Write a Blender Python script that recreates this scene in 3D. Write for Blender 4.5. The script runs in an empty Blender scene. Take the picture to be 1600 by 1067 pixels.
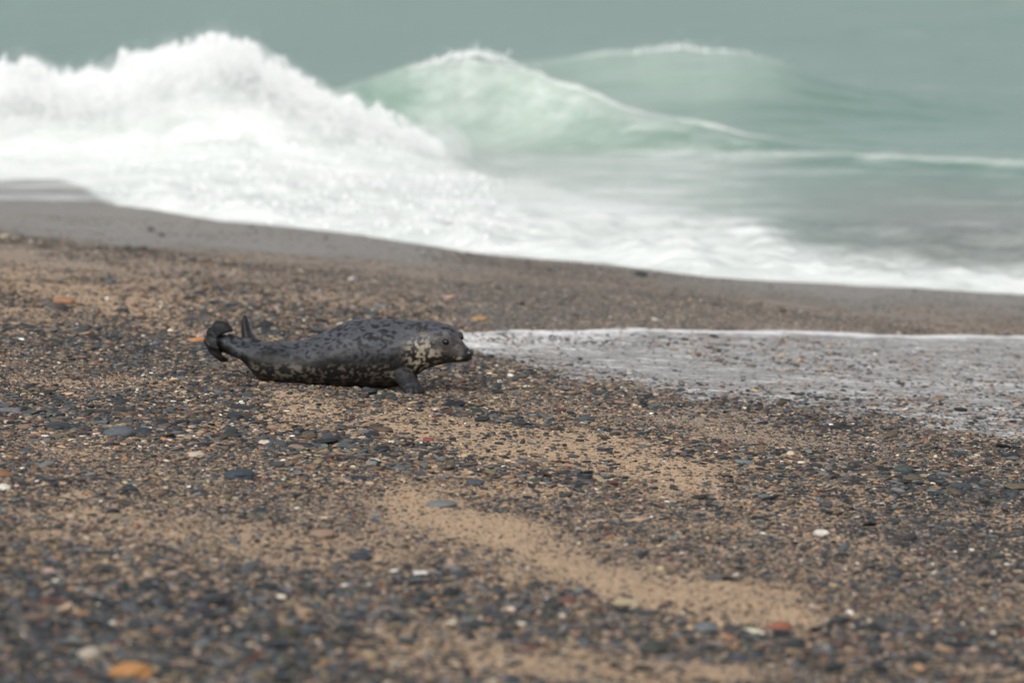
import bpy, bmesh, math, random
import numpy as np
from mathutils import Vector, Matrix, noise as mnoise

random.seed(7)
rng = np.random.default_rng(11)
scene = bpy.context.scene
COL = scene.collection
R = math.radians

# ------------------------------------------------------------------ camera
CAMZ, PITCH, LENS = 5.4, 7.45, 160.0
FPX = LENS / 36.0 * 1600.0
cam_d = bpy.data.cameras.new('camera')
cam_d.lens = LENS
cam_d.sensor_width = 36.0
cam_d.clip_start = 0.5
cam_d.clip_end = 9000
cam_d.dof.use_dof = True
cam_d.dof.focus_distance = 27.3
cam_d.dof.aperture_fstop = 1.9
cam = bpy.data.objects.new('camera', cam_d)
cam.location = (0, 0, CAMZ)
cam.rotation_euler = (R(90 - PITCH), 0, 0)
COL.objects.link(cam)
scene.camera = cam

# ------------------------------------------------------------------ world: overcast sky
SUN_EL, SUN_AZ = 38.0, 200.0          # azimuth measured clockwise from +Y (behind-left of the camera)
w = bpy.data.worlds.new('World')
scene.world = w
w.use_nodes = True
nt = w.node_tree
bg = nt.nodes['Background']
sky = nt.nodes.new('ShaderNodeTexSky')
sky.sky_type = 'NISHITA'
sky.sun_disc = False
sky.sun_elevation = R(SUN_EL)
sky.sun_rotation = R(SUN_AZ)
sky.air_density = 1.0
sky.dust_density = 3.0
hs = nt.nodes.new('ShaderNodeHueSaturation')      # cloud cover takes the blue out of the skylight
hs.inputs['Saturation'].default_value = 0.22
nt.links.new(sky.outputs[0], hs.inputs['Color'])
nt.links.new(hs.outputs[0], bg.inputs['Color'])
bg.inputs['Strength'].default_value = 0.13

sun_d = bpy.data.lights.new('sun', 'SUN')
sun_d.energy = 1.5
sun_d.angle = R(25)
sun_d.color = (1.0, 0.96, 0.9)
sun = bpy.data.objects.new('sun', sun_d)
az = R(SUN_AZ)
sdir = Vector((math.sin(az) * math.cos(R(SUN_EL)), math.cos(az) * math.cos(R(SUN_EL)), math.sin(R(SUN_EL))))
sun.rotation_euler = sdir.to_track_quat('Z', 'Y').to_euler()
sun.location = (0, 0, 30)
COL.objects.link(sun)

vs = scene.view_settings
vs.view_transform = 'Standard'
vs.look = 'None'
vs.gamma = 1.0
vs.exposure = 0.50
vs.use_curve_mapping = False
scene.render.engine = 'CYCLES'
scene.cycles.use_denoising = True
scene.cycles.max_bounces = 12
scene.cycles.diffuse_bounces = 6
scene.cycles.glossy_bounces = 2
scene.cycles.transmission_bounces = 3
scene.cycles.volume_bounces = 10
scene.cycles.volume_step_rate = 2.0
scene.cycles.transparent_max_bounces = 4

# ------------------------------------------------------------------ helpers
CP, SP = math.cos(R(PITCH)), math.sin(R(PITCH))

def project(x, y, z):
    """world -> place in the 1600x1067 photograph (used to read the layout of bands on the ground)"""
    zz = z - CAMZ
    depth = y * CP - zz * SP
    up = y * SP + zz * CP
    depth = np.where(np.abs(depth) < 0.5, 0.5, depth)
    return 800 + FPX * x / depth, 533.5 - FPX * up / depth, depth

def ray(px, py):
    u, v = (px - 800) / FPX, (533.5 - py) / FPX
    return np.array([u, CP + v * SP, -SP + v * CP])

def at_depth(px, py, Y):
    r = ray(px, py)
    t = Y / r[1]
    return np.array([r[0] * t, Y, CAMZ + r[2] * t])

def hash2(ix, iy, seed):
    h = (ix.astype(np.int64) * 374761393 + iy.astype(np.int64) * 668265263 + seed * 974711) & 0x7fffffff
    h = ((h ^ (h >> 13)) * 1274126177) & 0x7fffffff
    h = h ^ (h >> 16)
    return (h & 0xffff) / 65535.0

def vnoise(x, y, seed=0):
    x = np.asarray(x, float); y = np.asarray(y, float)
    ix, iy = np.floor(x), np.floor(y)
    fx, fy = x - ix, y - iy
    fx = fx * fx * (3 - 2 * fx); fy = fy * fy * (3 - 2 * fy)
    a = hash2(ix, iy, seed); b = hash2(ix + 1, iy, seed)
    c = hash2(ix, iy + 1, seed); d = hash2(ix + 1, iy + 1, seed)
    return (a + (b - a) * fx) * (1 - fy) + (c + (d - c) * fx) * fy

def fbm(x, y, seed=0, oct=4):
    s, a, t = 0.0, 1.0, 0.0
    for o in range(oct):
        s = s + a * vnoise(x * 2 ** o + 17.3 * o, y * 2 ** o - 9.1 * o, seed + o)
        t += a; a *= 0.5
    return s / t

def sstep(a, b, x):
    t = np.clip((x - a) / (b - a), 0, 1)
    return t * t * (3 - 2 * t)

def link(o, parent=None):
    COL.objects.link(o)
    if parent is not None:
        o.parent = parent
    return o

def tag(o, label=None, cat=None, group=None, kind=None):
    if label: o['label'] = label
    if cat: o['category'] = cat
    if group: o['group'] = group
    if kind: o['kind'] = kind
    return o

def mat(name):
    m = bpy.data.materials.new(name)
    m.use_nodes = True
    n = m.node_tree.nodes
    return m, m.node_tree, n['Principled BSDF']

def node(nt, typ, **kw):
    n = nt.nodes.new(typ)
    for k, v in kw.items():
        setattr(n, k, v)
    return n

def math_node(nt, op, a, b=None, clamp=False):
    n = nt.nodes.new('ShaderNodeMath'); n.operation = op; n.use_clamp = clamp
    for i, v in enumerate((a, b)):
        if v is None: continue
        if isinstance(v, (int, float)): n.inputs[i].default_value = v
        else: nt.links.new(v, n.inputs[i])
    return n.outputs[0]

def mix_col(nt, fac, a, b, blend='MIX'):
    n = nt.nodes.new('ShaderNodeMix'); n.data_type = 'RGBA'; n.blend_type = blend
    for s, v in ((n.inputs[0], fac), (n.inputs[6], a), (n.inputs[7], b)):
        if isinstance(v, (int, float)): s.default_value = v
        elif isinstance(v, tuple): s.default_value = v if len(v) == 4 else (*v, 1)
        else: nt.links.new(v, s)
    return n.outputs[2]

def noise_tex(nt, vec, scale, detail=4, rough=0.55, distort=0.0):
    n = nt.nodes.new('ShaderNodeTexNoise')
    n.inputs['Scale'].default_value = scale
    n.inputs['Detail'].default_value = detail
    n.inputs['Roughness'].default_value = rough
    n.inputs['Distortion'].default_value = distort
    nt.links.new(vec, n.inputs['Vector'])
    return n

def ramp(nt, fac, stops):
    n = nt.nodes.new('ShaderNodeValToRGB')
    e = n.color_ramp.elements
    while len(e) < len(stops): e.new(0.5)
    for el, (p, c) in zip(e, stops):
        el.position = p
        el.color = c if len(c) == 4 else (*c, 1)
    nt.links.new(fac, n.inputs[0])
    return n.outputs[0]

def grid_mesh(name, X, Y, Z, smooth=True):
    ny, nx = X.shape
    me = bpy.data.meshes.new(name)
    co = np.stack([X, Y, Z], -1).reshape(-1, 3).astype(np.float32)
    i = np.arange((ny - 1) * (nx - 1))
    r_, c_ = i // (nx - 1), i % (nx - 1)
    v0 = r_ * nx + c_
    f = np.stack([v0, v0 + 1, v0 + nx + 1, v0 + nx], -1).astype(np.int32)
    me.vertices.add(len(co)); me.vertices.foreach_set('co', co.ravel())
    me.loops.add(f.size); me.loops.foreach_set('vertex_index', f.ravel())
    me.polygons.add(len(f))
    me.polygons.foreach_set('loop_start', np.arange(0, f.size, 4, dtype=np.int32))
    me.update(calc_edges=True)
    if smooth: me.shade_smooth()
    return me

def fattr(me, name, arr):
    a = me.attributes.new(name, 'FLOAT', 'POINT')
    a.data.foreach_set('value', np.asarray(arr, np.float32).ravel())

def axis(lo, hi, step, out, growth=1.25):
    core = np.arange(lo, hi + step / 2, step)
    up, dn, s, p = [], [], step, core[-1]
    while p < out[1]:
        s *= growth; p += s; up.append(p)
    s, p = step, core[0]
    while p > out[0]:
        s *= growth; p -= s; dn.append(p)
    return np.array(dn[::-1] + list(core) + up)

def poly(px, pts, col=1):
    pts = np.asarray(pts, float)
    return np.interp(px, pts[:, 0], pts[:, col])

# ------------------------------------------------------------------ beach ground
SLOPE, NX, NY, N0 = 0.08, 0.69, 0.72, 35.9

def ground_plane(x, y):
    s = N0 - NX * x - NY * y           # metres landward of the still-water line
    z = SLOPE * s
    z = np.where(s < -6, SLOPE * -6 + (s + 6) * 0.03, z)
    return np.where(s > 40, SLOPE * 40 + (s - 40) * 0.01, z)

def ground(x, y):
    x = np.asarray(x, float); y = np.asarray(y, float)
    z = ground_plane(x, y)
    z = z + 0.05 * (fbm(x * 0.35, y * 0.35, 3, 3) - 0.5) + 0.018 * (fbm(x * 1.7, y * 1.7, 5, 2) - 0.5)
    return z

# layout of the beach, read off the photograph and laid on the ground
SAND = [  # centre line, half thickness, strength
    ([(400, 645), (600, 668), (760, 690), (900, 705), (1130, 745)], 34, 0.77),
    ([(590, 775), (700, 800), (820, 865), (950, 908), (1080, 938), (1290, 975)], 32, 0.77),
    ([(60, 815), (300, 832), (480, 862), (660, 885)], 24, 0.50),
    ([(-300, 400), (0, 430), (160, 460), (300, 480)], 40, 0.72),
    ([(300, 470), (450, 462), (640, 478)], 12, 0.55),
    ([(560, 990), (800, 1030), (1200, 1062)], 30, 0.62),
    ([(620, 790), (860, 850)], 26, 0.7),
    ([(1050, 640), (1250, 690)], 20, 0.35),
]

def sand_amount(px, py, wob):
    out = np.zeros_like(px)
    for pts, half, st in SAND:
        cy = poly(px, pts)
        x0, x1 = pts[0][0], pts[-1][0]
        ends = sstep(x0 - 70, x0 + 60, px) * (1 - sstep(x1 - 60, x1 + 70, px))
        d = np.abs(py - cy) / half
        out = np.maximum(out, st * ends * (1 - sstep(0.2, 2.0, d + wob * 2.2)))
    return out

WET_EDGE = [(-400, 352), (0, 371), (150, 380), (300, 391), (600, 410), (850, 434), (1000, 456), (1150, 486), (1300, 505), (1600, 516), (2000, 530)]
TOE = [(-500, 298), (0, 318), (150, 318), (175, 318), (350, 346), (450, 354), (600, 371), (680, 383), (760, 396), (900, 408), (1050, 424), (1150, 431), (1350, 444), (1600, 459), (2100, 490)]
FILM_TOP = [(640, 524), (720, 519), (800, 514), (900, 515), (1000, 512), (1120, 515), (1250, 516), (1400, 521), (1600, 523), (2100, 533)]
FILM_BOT = [(640, 524), (720, 545), (800, 572), (900, 600), (1000, 618), (1150, 640), (1300, 665), (1450, 688), (1600, 705), (2100, 760)]

def film_mask(px, py):
    wob = 6 * (fbm(px / 60, py / 25, 21, 3) - 0.5)
    return sstep(-1, 5, py - poly(px, FILM_TOP) + wob * 0.9) * (1 - sstep(0.55, 1.08, (py - poly(px, FILM_TOP)) / np.maximum(poly(px, FILM_BOT) - poly(px, FILM_TOP), 12) + wob * 0.05)) * sstep(660, 740, px)

def layout(x, y):
    z = ground(x, y)
    px, py, dep = project(x, y, z)
    wob = fbm(x * 1.9, y * 1.0, 31, 5) - 0.5
    sand = sand_amount(px, py, wob)
    sand = np.maximum(sand, 0.42 * sstep(0.50, 0.70, fbm(x * 1.3, y * 0.8, 44, 5)))
    edge = poly(px, WET_EDGE)
    soft = 12 + 40 * sstep(500, 1100, px)
    wet = 1 - sstep(-soft, 10, py - edge + wob * (14 + soft * 0.8))
    damp = 1 - sstep(-20, 75, py - edge - 30 + wob * 40)
    film = film_mask(px, py)
    near_film = sstep(600, 800, px) * (1 - sstep(0, 70, py - poly(px, FILM_BOT) + wob * 50)) * sstep(-60, 0, py - edge)
    damp = np.maximum(damp, near_film)
    dens = 0.50 - (0.10 + 0.20 * sstep(350, 700, px)) * (1 - sstep(490, 530, py)) + 0.5 * np.exp(-((px - 250) / 460) ** 2 - ((py - 670) / 130) ** 2) + 0.5 * sstep(1050, 1350, px) * sstep(690, 770, py) * (1 - sstep(940, 1020, py)) + 0.28 * sstep(880, 980, py)
    dens = dens + 0.25 * np.exp(-((py - 770 - (px - 600) * 0.10) / 28) ** 2) * sstep(500, 700, px)
    cov = np.clip(dens, 0, 1) * (1 - sand)
    cov = cov * (1 - (0.88 - 0.2 * sstep(600, 1100, px)) * wet)
    cov = np.maximum(cov, 0.55 * near_film * (1 - sand))
    cov = cov * (1 - 0.70 * film * sstep(760, 1000, px))
    return dict(z=z, px=px, py=py, dep=dep, sand=sand, wet=wet, damp=damp, film=film, cov=cov)

gx = axis(-7.5, 7.5, 0.07, (-900, 900))
gy = axis(13.0, 58.0, 0.09, (-400, 130))
GX, GY = np.meshgrid(gx, gy)
L = layout(GX, GY)
beach_me = grid_mesh('beach', GX, GY, L['z'])
inview = (GY > 10)
fattr(beach_me, 'sand', np.where(inview, L['sand'], 0.4))
fattr(beach_me, 'wet', np.where(inview, np.maximum(L['wet'], L['film'] * 0.9), 0))
fattr(beach_me, 'damp', np.where(inview, L['damp'], 0))

m, nt, bs = mat('shingle_sand')
geo = node(nt, 'ShaderNodeNewGeometry')
P = geo.outputs['Position']
a_s = node(nt, 'ShaderNodeAttribute', attribute_name='sand').outputs['Fac']
a_w = node(nt, 'ShaderNodeAttribute', attribute_name='wet').outputs['Fac']
a_d = node(nt, 'ShaderNodeAttribute', attribute_name='damp').outputs['Fac']
nf = noise_tex(nt, P, 320, 3).outputs[0]
nm = noise_tex(nt, P, 5, 5).outputs[0]
vor = node(nt, 'ShaderNodeTexVoronoi'); vor.inputs['Scale'].default_value = 95
nt.links.new(P, vor.inputs['Vector'])
sep = node(nt, 'ShaderNodeSeparateColor'); nt.links.new(vor.outputs['Color'], sep.inputs[0])
grit = ramp(nt, sep.outputs[0], [(0.0, (0.03, 0.034, 0.04)), (0.3, (0.06, 0.055, 0.05)), (0.5, (0.14, 0.10, 0.07)),
                                 (0.68, (0.22, 0.16, 0.10)), (0.82, (0.10, 0.05, 0.035)), (0.92, (0.30, 0.25, 0.2)), (1.0, (0.45, 0.4, 0.35))])
sandc = ramp(nt, nf, [(0.25, (0.31, 0.205, 0.122)), (0.5, (0.47, 0.325, 0.200)), (0.75, (0.59, 0.43, 0.285))])
sandc = mix_col(nt, math_node(nt, 'MULTIPLY', nm, 0.35), sandc, (0.30, 0.21, 0.135))
# sparse grit on sand, full grit on shingle
gf = math_node(nt, 'SUBTRACT', 1.02, a_s)
thr = math_node(nt, 'ADD', math_node(nt, 'MULTIPLY', gf, 0.62), math_node(nt, 'MULTIPLY', math_node(nt, 'SUBTRACT', nm, 0.5), 0.5))
gm = math_node(nt, 'GREATER_THAN', thr, sep.outputs[1])
dryc = mix_col(nt, gm, sandc, grit)
dampc = mix_col(nt, math_node(nt, 'MULTIPLY', a_d, 0.65), dryc, (0.25, 0.212, 0.178))
wetn = ramp(nt, noise_tex(nt, P, 38, 6, 0.75).outputs[0], [(0.3, (0.095, 0.085, 0.072)), (0.7, (0.205, 0.182, 0.155))])
fin = mix_col(nt, math_node(nt, 'MULTIPLY', a_w, 0.9), dampc, wetn)
nt.links.new(fin, bs.inputs['Base Color'])
rg = math_node(nt, 'SUBTRACT', 0.85, math_node(nt, 'ADD', math_node(nt, 'MULTIPLY', a_w, 0.34), math_node(nt, 'MULTIPLY', a_d, 0.12)))
nt.links.new(rg, bs.inputs['Roughness'])
bs.inputs['Specular IOR Level'].default_value = 0.3
bp = node(nt, 'ShaderNodeBump'); bp.inputs['Strength'].default_value = 0.8; bp.inputs['Distance'].default_value = 0.01
hh = math_node(nt, 'ADD', math_node(nt, 'MULTIPLY', math_node(nt, 'SUBTRACT', 0.6, vor.outputs['Distance']), math_node(nt, 'MULTIPLY', gm, 0.8)), math_node(nt, 'MULTIPLY', nf, 0.35))
nt.links.new(hh, bp.inputs['Height'])
nt.links.new(bp.outputs[0], bs.inputs['Normal'])
beach_me.materials.append(m)
beach = link(bpy.data.objects.new('beach', beach_me))
tag(beach, 'sloping brown sand and grey shingle beach below the surf', None, None, 'structure')

# ------------------------------------------------------------------ sea with breaking waves
CRA = [(300, 160, 65), (430, 165, 64.5), (540, 138, 64), (640, 106, 63.5), (700, 90, 63.2), (745, 82, 63), (800, 97, 62.4), (870, 124, 61.8), (960, 158, 61.2),
       (1050, 184, 60.7), (1150, 205, 60.2), (1260, 226, 59.6), (1600, 248, 58), (2000, 265, 56)]
CRB = [(560, 140, 71), (700, 112, 70.6), (870, 96, 70), (950, 84, 69.6), (1050, 73, 69.2), (1180, 84, 68.6), (1240, 103, 68.4), (1320, 132, 68), (1450, 160, 67.5), (1700, 195, 66)]
MND = [(-900, 140, 59.5), (-300, 138, 59.4), (0, 132, 59.3), (60, 122, 59.2), (110, 138, 59.2), (180, 126, 59.2), (240, 108, 59.1), (330, 78, 59), (390, 96, 58.9), (470, 146, 58.8), (560, 186, 58.6), (650, 224, 58.2), (760, 262, 57.5), (850, 285, 57)]

def crest_curve(pts):
    p = np.array([at_depth(*q) for q in pts])
    return p[:, 0], p[:, 1], p[:, 2]

ax_, ay_, az_ = crest_curve(CRA)
bx_, by_, bz_ = crest_curve(CRB)
mx_, my_, mz_ = crest_curve(MND)
mz_[-2:] = (0.12, 0.0)
toe_w = []
for px_, py_ in TOE:                     # toe of the whitewater, on the ground
    r_ = ray(px_, py_)
    t_ = 40.0
    for _ in range(40):
        p_ = r_ * t_
        zt = max(0.0, float(ground_plane(p_[0], p_[1]))) + 0.01
        t_ = (CAMZ - zt) / -r_[2]
    toe_w.append(r_ * t_)
toe_w = np.array(toe_w)

def sm_interp(x, xs, vs_):
    xs = np.asarray(xs); vs_ = np.asarray(vs_)
    o = np.argsort(xs)
    acc = 0
    for k in (-0.3, -0.15, 0, 0.15, 0.3):
        acc = acc + np.interp(x + k, xs[o], vs_[o])
    return acc / 5

def sea_surface(X, Y):
    swell = 0.05 * (fbm(X * 0.12, Y * 0.35, 61, 3) - 0.5) + 0.045 * (fbm(X * 0.9, Y * 1.3, 62, 3) - 0.5)
    far = sstep(72, 80, Y)
    swell = swell + 0.085 * (fbm(X * 0.7 + Y * 0.25, Y * 2.1, 67, 4) - 0.5) * sstep(50, 56, Y)
    swell = swell + far * 0.34 * (fbm(X * 0.09 + 3, Y * 0.26, 65, 4) - 0.5)
    yc = sm_interp(X, ax_, ay_); zc = sm_interp(X, ax_, az_)
    zc = zc * sstep(ax_[0] - 2, ax_[0] + 1, X) * (1 + 0.13 * (fbm(X * 3.2, X * 0 + 9, 171, 4) - 0.5))
    u = Y - yc + 0.30 * (fbm(X * 1.1, Y * 0.1, 63, 3) - 0.5)
    A = zc * np.where(u < 0, np.exp(-np.abs(u / 1.05) ** 1.5), np.exp(-(u / 3.2) ** 2))
    yc2 = sm_interp(X, bx_, by_); zc2 = np.maximum(sm_interp(X, bx_, bz_), 0)
    zc2 = zc2 * (1 + 0.10 * (fbm(X * 2.2, X * 0 + 4, 172, 4) - 0.5))
    u2 = Y - yc2 + 0.5 * (fbm(X * 0.6, X * 0 + 2, 173, 3) - 0.5)
    B = zc2 * np.where(u2 < 0, np.exp(-np.abs(u2 / 3.4) ** 1.5), np.exp(-(u2 / 4.0) ** 2))
    my = sm_interp(X, mx_, my_); mz = np.maximum(sm_interp(X, mx_, mz_), 0)
    um = Y - my
    lump = fbm(X * 1.3, Y * 1.3, 71, 4)
    Mn = mz * np.where(um < 0, np.exp(-np.abs(um / 1.9) ** 1.3), np.exp(-(um / 1.5) ** 2)) * (0.84 + 0.32 * lump + 0.14 * fbm(X * 4.1, Y * 4.1, 73, 3))
    z = np.maximum(np.maximum(A, B), 0.6 * (A + B)) + swell
    z = np.maximum(z, Mn + swell * 0.5)
    # whitewater sheet running up the sand
    o = np.argsort(toe_w[:, 0])
    wob = 0.55 * (fbm(X * 0.9, X * 0.0 + 3, 81, 4) - 0.5)
    s = Y - np.interp(X, toe_w[o, 0], toe_w[o, 1]) + wob
    g = ground(X, Y)
    pxg, pyg, _ = project(X, Y, g)
    chop = fbm(X * 2.2, Y * 1.6, 82, 4)
    turb = (1 - sstep(3.0, 8.5, s)) * sstep(0.0, 0.8, s)
    thick = 0.012 + 0.05 * sstep(0, 0.5, s) + turb * (0.05 + 0.26 * (chop - 0.35)) * sstep(120, 260, pxg)
    zin = np.maximum(z, np.maximum(g, 0) * (1 - sstep(2, 5, s)) + thick)
    zz = np.where(s > 0, zin, np.minimum(g - 0.05, z) + 0 * z)
    zz = np.where((s <= 0) & (s > -0.25), g - 0.05 + (0.062) * (1 + s / 0.25), zz)
    lean = 0.34 * np.clip(A, 0, 2) ** 2 * np.exp(-((X - ax_[5]) / 1.6) ** 2) * (u < 1.0)
    return zz, lean, dict(A=A, zc=zc, B=B, zc2=zc2, Mn=Mn, mz=mz, s=s, u=u, u2=u2)

sx = axis(-9.5, 9.5, 0.06, (-4000, 4000), 1.3)
sy = axis(42.5, 74, 0.06, (36, 7000), 1.06)
SX, SY = np.meshgrid(sx, sy)
SZ, LEAN, S = sea_surface(SX, SY)
SYL = SY - LEAN
px, py, dep = project(SX, SYL, SZ)

UPPER = [(-500, 120), (0, 125), (500, 170), (600, 205), (660, 232), (760, 258), (860, 276), (950, 292), (1050, 318), (1150, 328), (1250, 362), (1320, 382), (1420, 396), (1600, 404), (2100, 420)]
wobs = fbm(SX * 0.7, SY * 0.5, 91, 4) - 0.5
below = py - poly(px, UPPER) + wobs * 50
f = sstep(-30, 30, below) * (1 - 0.22 * sstep(450, 1100, px) * (1 - sstep(0, 60, below)) - 0.06 * sstep(600, 1300, px))
left_thin = (1 - sstep(-25, 25, px - 70 - (py - 272) * 2.6 + wobs * 90)) * sstep(268, 288, py + wobs * 14)
f = f * (1 - left_thin * (0.78 - 0.42 * np.exp(-((py - 291) / 3.5) ** 2) - 0.42 * np.exp(-((py - 309) / 4) ** 2)))
# drifting foam in front of the wave
f2 = 0.62 * sstep(215, 250, py) * (1 - sstep(1000, 1500, px)) * sstep(560, 640, px)
f2 = np.maximum(f2, 0.30 * sstep(232, 248, py) * sstep(900, 1100, px))
f2 = np.maximum(f2, (0.60 - 0.0001 * (px - 1000)) * np.exp(-((py - poly(px, [(900, 232), (1100, 240), (1300, 240), (1600, 254)])) / 8) ** 2) * sstep(820, 1000, px))
f2 = np.maximum(f2, 0.36 * sstep(290, 380, py) * sstep(1000, 1250, px))
for cyp, wd, st, x0, x1 in (([(760, 150), (900, 172), (1100, 196)], 3.5, 0.5, 760, 1080), ([(700, 176), (1000, 186), (1150, 192)], 3, 0.5, 800, 1120), ([(640, 205), (1100, 208)], 3.5, 0.46, 700, 1060), ([(900, 262), (1600, 276)], 4, 0.44, 900, 1650), ([(1000, 300), (1600, 318)], 4, 0.42, 1000, 1650), ([(1200, 345), (1600, 352)], 4, 0.44, 1200, 1650)):
    f2 = np.maximum(f2, st * np.exp(-((py - poly(px, cyp) + wobs * 14) / wd) ** 2) * sstep(x0 - 60, x0 + 60, px) * (1 - sstep(x1 - 60, x1 + 60, px)) * (SY < 66))
f = np.maximum(f, f2 * (py > 140))
# crest foam and streaks pulled off the lips
ca = np.exp(-((S['u'] + 0.02) / 0.10) ** 2) * sstep(560, 690, px) * (1 - sstep(1150, 1330, px))
cb = np.exp(-((S['u2']) / 0.22) ** 2) * sstep(800, 950, px) * (1 - sstep(1080, 1225, px)) * (SY > 64)
f = np.maximum(f, 0.95 * ca); f = np.maximum(f, 0.55 * cb)
facea = (S['u'] < 0) * (S['u'] > -2.2) * sstep(560, 700, px) * (1 - sstep(1150, 1300, px)) * (SY < 66)
f = np.maximum(f, facea * (0.34 + 0.12 * (1 - sstep(650, 850, px))))
f = np.maximum(f, facea * 0.50 * np.exp(-((S['u'] + 0.42) / 0.10) ** 2) * sstep(740, 800, px))
f = np.maximum(f, sstep(0.12, 0.35, S['Mn']) * (1 - 0.75 * left_thin))
f = np.maximum(f, 0.38 * sstep(0.58, 0.72, fbm(SX * 0.25, SY * 0.6, 97, 3)) * (SY > 70))
f = np.maximum(f, 0.5 * np.exp(-((py - 78) / 6) ** 2 - ((px - 30) / 60) ** 2))
f = np.maximum(f, 0.45 * np.exp(-((py - 62) / 6) ** 2 - ((px - 885) / 70) ** 2))
aer_glowB = 0.80 * np.clip(S['zc2'] / 0.75, 0, 1) * np.where(S['u2'] < 0, np.exp(-(S['u2'] / 6.5) ** 2), np.exp(-(S['u2'] / 2.0) ** 2)) * (1 - sstep(1080, 1420, px))
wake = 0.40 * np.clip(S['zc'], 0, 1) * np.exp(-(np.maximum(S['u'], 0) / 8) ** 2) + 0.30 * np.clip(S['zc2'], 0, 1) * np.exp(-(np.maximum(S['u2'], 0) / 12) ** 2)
aer = np.clip(np.maximum(np.maximum(S['A'] / 0.85, aer_glowB), wake * (S['u'] > 0)), 0, 1)      # bubbles and silt, plus light through the waves painted as paler green
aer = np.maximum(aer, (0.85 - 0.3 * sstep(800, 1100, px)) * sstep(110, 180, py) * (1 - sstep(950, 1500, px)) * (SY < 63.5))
shal = (1 - sstep(6, 14, S['s'])) * sstep(1000, 1500, px)
shal = np.maximum(shal, left_thin * 1.6)
sea_me = grid_mesh('sea', SX, SYL, SZ)
fattr(sea_me, 'foam', f)
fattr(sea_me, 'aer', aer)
fattr(sea_me, 'silt', shal)

m, nt, bs = mat('sea_water')
geo = node(nt, 'ShaderNodeNewGeometry'); P = geo.outputs['Position']
mp = node(nt, 'ShaderNodeMapping'); mp.inputs['Scale'].default_value = (0.42, 1.0, 1.3)
nt.links.new(P, mp.inputs['Vector'])
V = mp.outputs[0]
af = node(nt, 'ShaderNodeAttribute', attribute_name='foam').outputs['Fac']
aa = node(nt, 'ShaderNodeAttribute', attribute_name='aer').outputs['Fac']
al = node(nt, 'ShaderNodeAttribute', attribute_name='silt').outputs['Fac']
n1 = noise_tex(nt, V, 1.5, 8, 0.66, 0.9).outputs[0]
n2 = noise_tex(nt, V, 7, 5, 0.65, 0.6).outputs[0]
nn = math_node(nt, 'ADD', math_node(nt, 'MULTIPLY', n1, 0.7), math_node(nt, 'MULTIPLY', n2, 0.3))
ff = math_node(nt, 'ADD', math_node(nt, 'MULTIPLY', af, 1.75), math_node(nt, 'MULTIPLY', math_node(nt, 'SUBTRACT', nn, 0.5), 2.4))
ff = math_node(nt, 'SUBTRACT', ff, 0.42, True)
ff = math_node(nt, 'MULTIPLY', ff, math_node(nt, 'ADD', 0.72, math_node(nt, 'MULTIPLY', af, 0.28)))
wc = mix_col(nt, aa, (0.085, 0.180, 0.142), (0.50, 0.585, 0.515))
wc = mix_col(nt, math_node(nt, 'MULTIPLY', noise_tex(nt, V, 0.5, 5, 0.65).outputs[0], 0.9), wc, (0.065, 0.140, 0.112))
wc = mix_col(nt, math_node(nt, 'MULTIPLY', al, 0.72, True), wc, (0.16, 0.152, 0.142))
foamc = mix_col(nt, math_node(nt, 'MULTIPLY', math_node(nt, 'SUBTRACT', nn, 0.3), 2.2, True), (0.52, 0.57, 0.545), (0.80, 0.805, 0.80))
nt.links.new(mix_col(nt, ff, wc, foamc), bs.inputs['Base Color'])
nt.links.new(math_node(nt, 'ADD', 0.28, math_node(nt, 'MULTIPLY', ff, 0.6)), bs.inputs['Roughness'])
bs.inputs['IOR'].default_value = 1.33
bs.inputs['Specular IOR Level'].default_value = 0.32
bp = node(nt, 'ShaderNodeBump'); bp.inputs['Strength'].default_value = 0.7; bp.inputs['Distance'].default_value = 0.12
nb = noise_tex(nt, V, 1.6, 6, 0.62).outputs[0]
nt.links.new(math_node(nt, 'ADD', nb, math_node(nt, 'MULTIPLY', ff, math_node(nt, 'ADD', 0.3, n2))), bp.inputs['Height'])
nt.links.new(bp.outputs[0], bs.inputs['Normal'])
sea_me.materials.append(m)
sea = link(bpy.data.objects.new('sea', sea_me))
tag(sea, 'grey green sea with breaking waves and white foam', None, None, 'structure')

# ------------------------------------------------------------------ thin swash water left on the shingle
fx = np.arange(-1.2, 7.0, 0.04); fy = np.arange(24.0, 40.0, 0.05)
FX, FY = np.meshgrid(fx, fy)
g = ground(FX, FY)
px, py, _ = project(FX, FY, g)
fm = film_mask(px, py)
FZ = g - 0.012 + 0.015 * sstep(0.12, 0.4, fm) + 0.007 * np.exp(-((py - poly(px, FILM_TOP) - 6) / 5) ** 2) * fm
film_me = grid_mesh('swash_water', FX, FY, FZ)
fo = 0.95 * np.exp(-((py - poly(px, FILM_TOP) - 5) / 6.0) ** 2)
fo = np.maximum(fo, 0.85 * (1 - sstep(10, 85, py - poly(px, FILM_TOP))) * (1 - sstep(850, 1300, px)))
fo = np.maximum(fo, 0.56 * (1 - sstep(20, 120, py - poly(px, FILM_TOP))))
fo = np.maximum(fo, 0.66 * np.exp(-((py - poly(px, [(900, 590), (1300, 596), (1600, 604)])) / 14) ** 2) * sstep(880, 1250, px))
fo = np.maximum(fo, 0.72 * np.exp(-((py - poly(px, [(1100, 650), (1300, 664), (1600, 688)])) / 9) ** 2) * sstep(1120, 1350, px))
fo = np.maximum(fo, 0.55)
fattr(film_me, 'foam', fo * sstep(0.1, 0.4, fm))
m, nt, bs = mat('swash_film')
geo = node(nt, 'ShaderNodeNewGeometry'); P = geo.outputs['Position']
mp = node(nt, 'ShaderNodeMapping'); mp.inputs['Scale'].default_value = (0.6, 1.0, 1.0)
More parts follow.
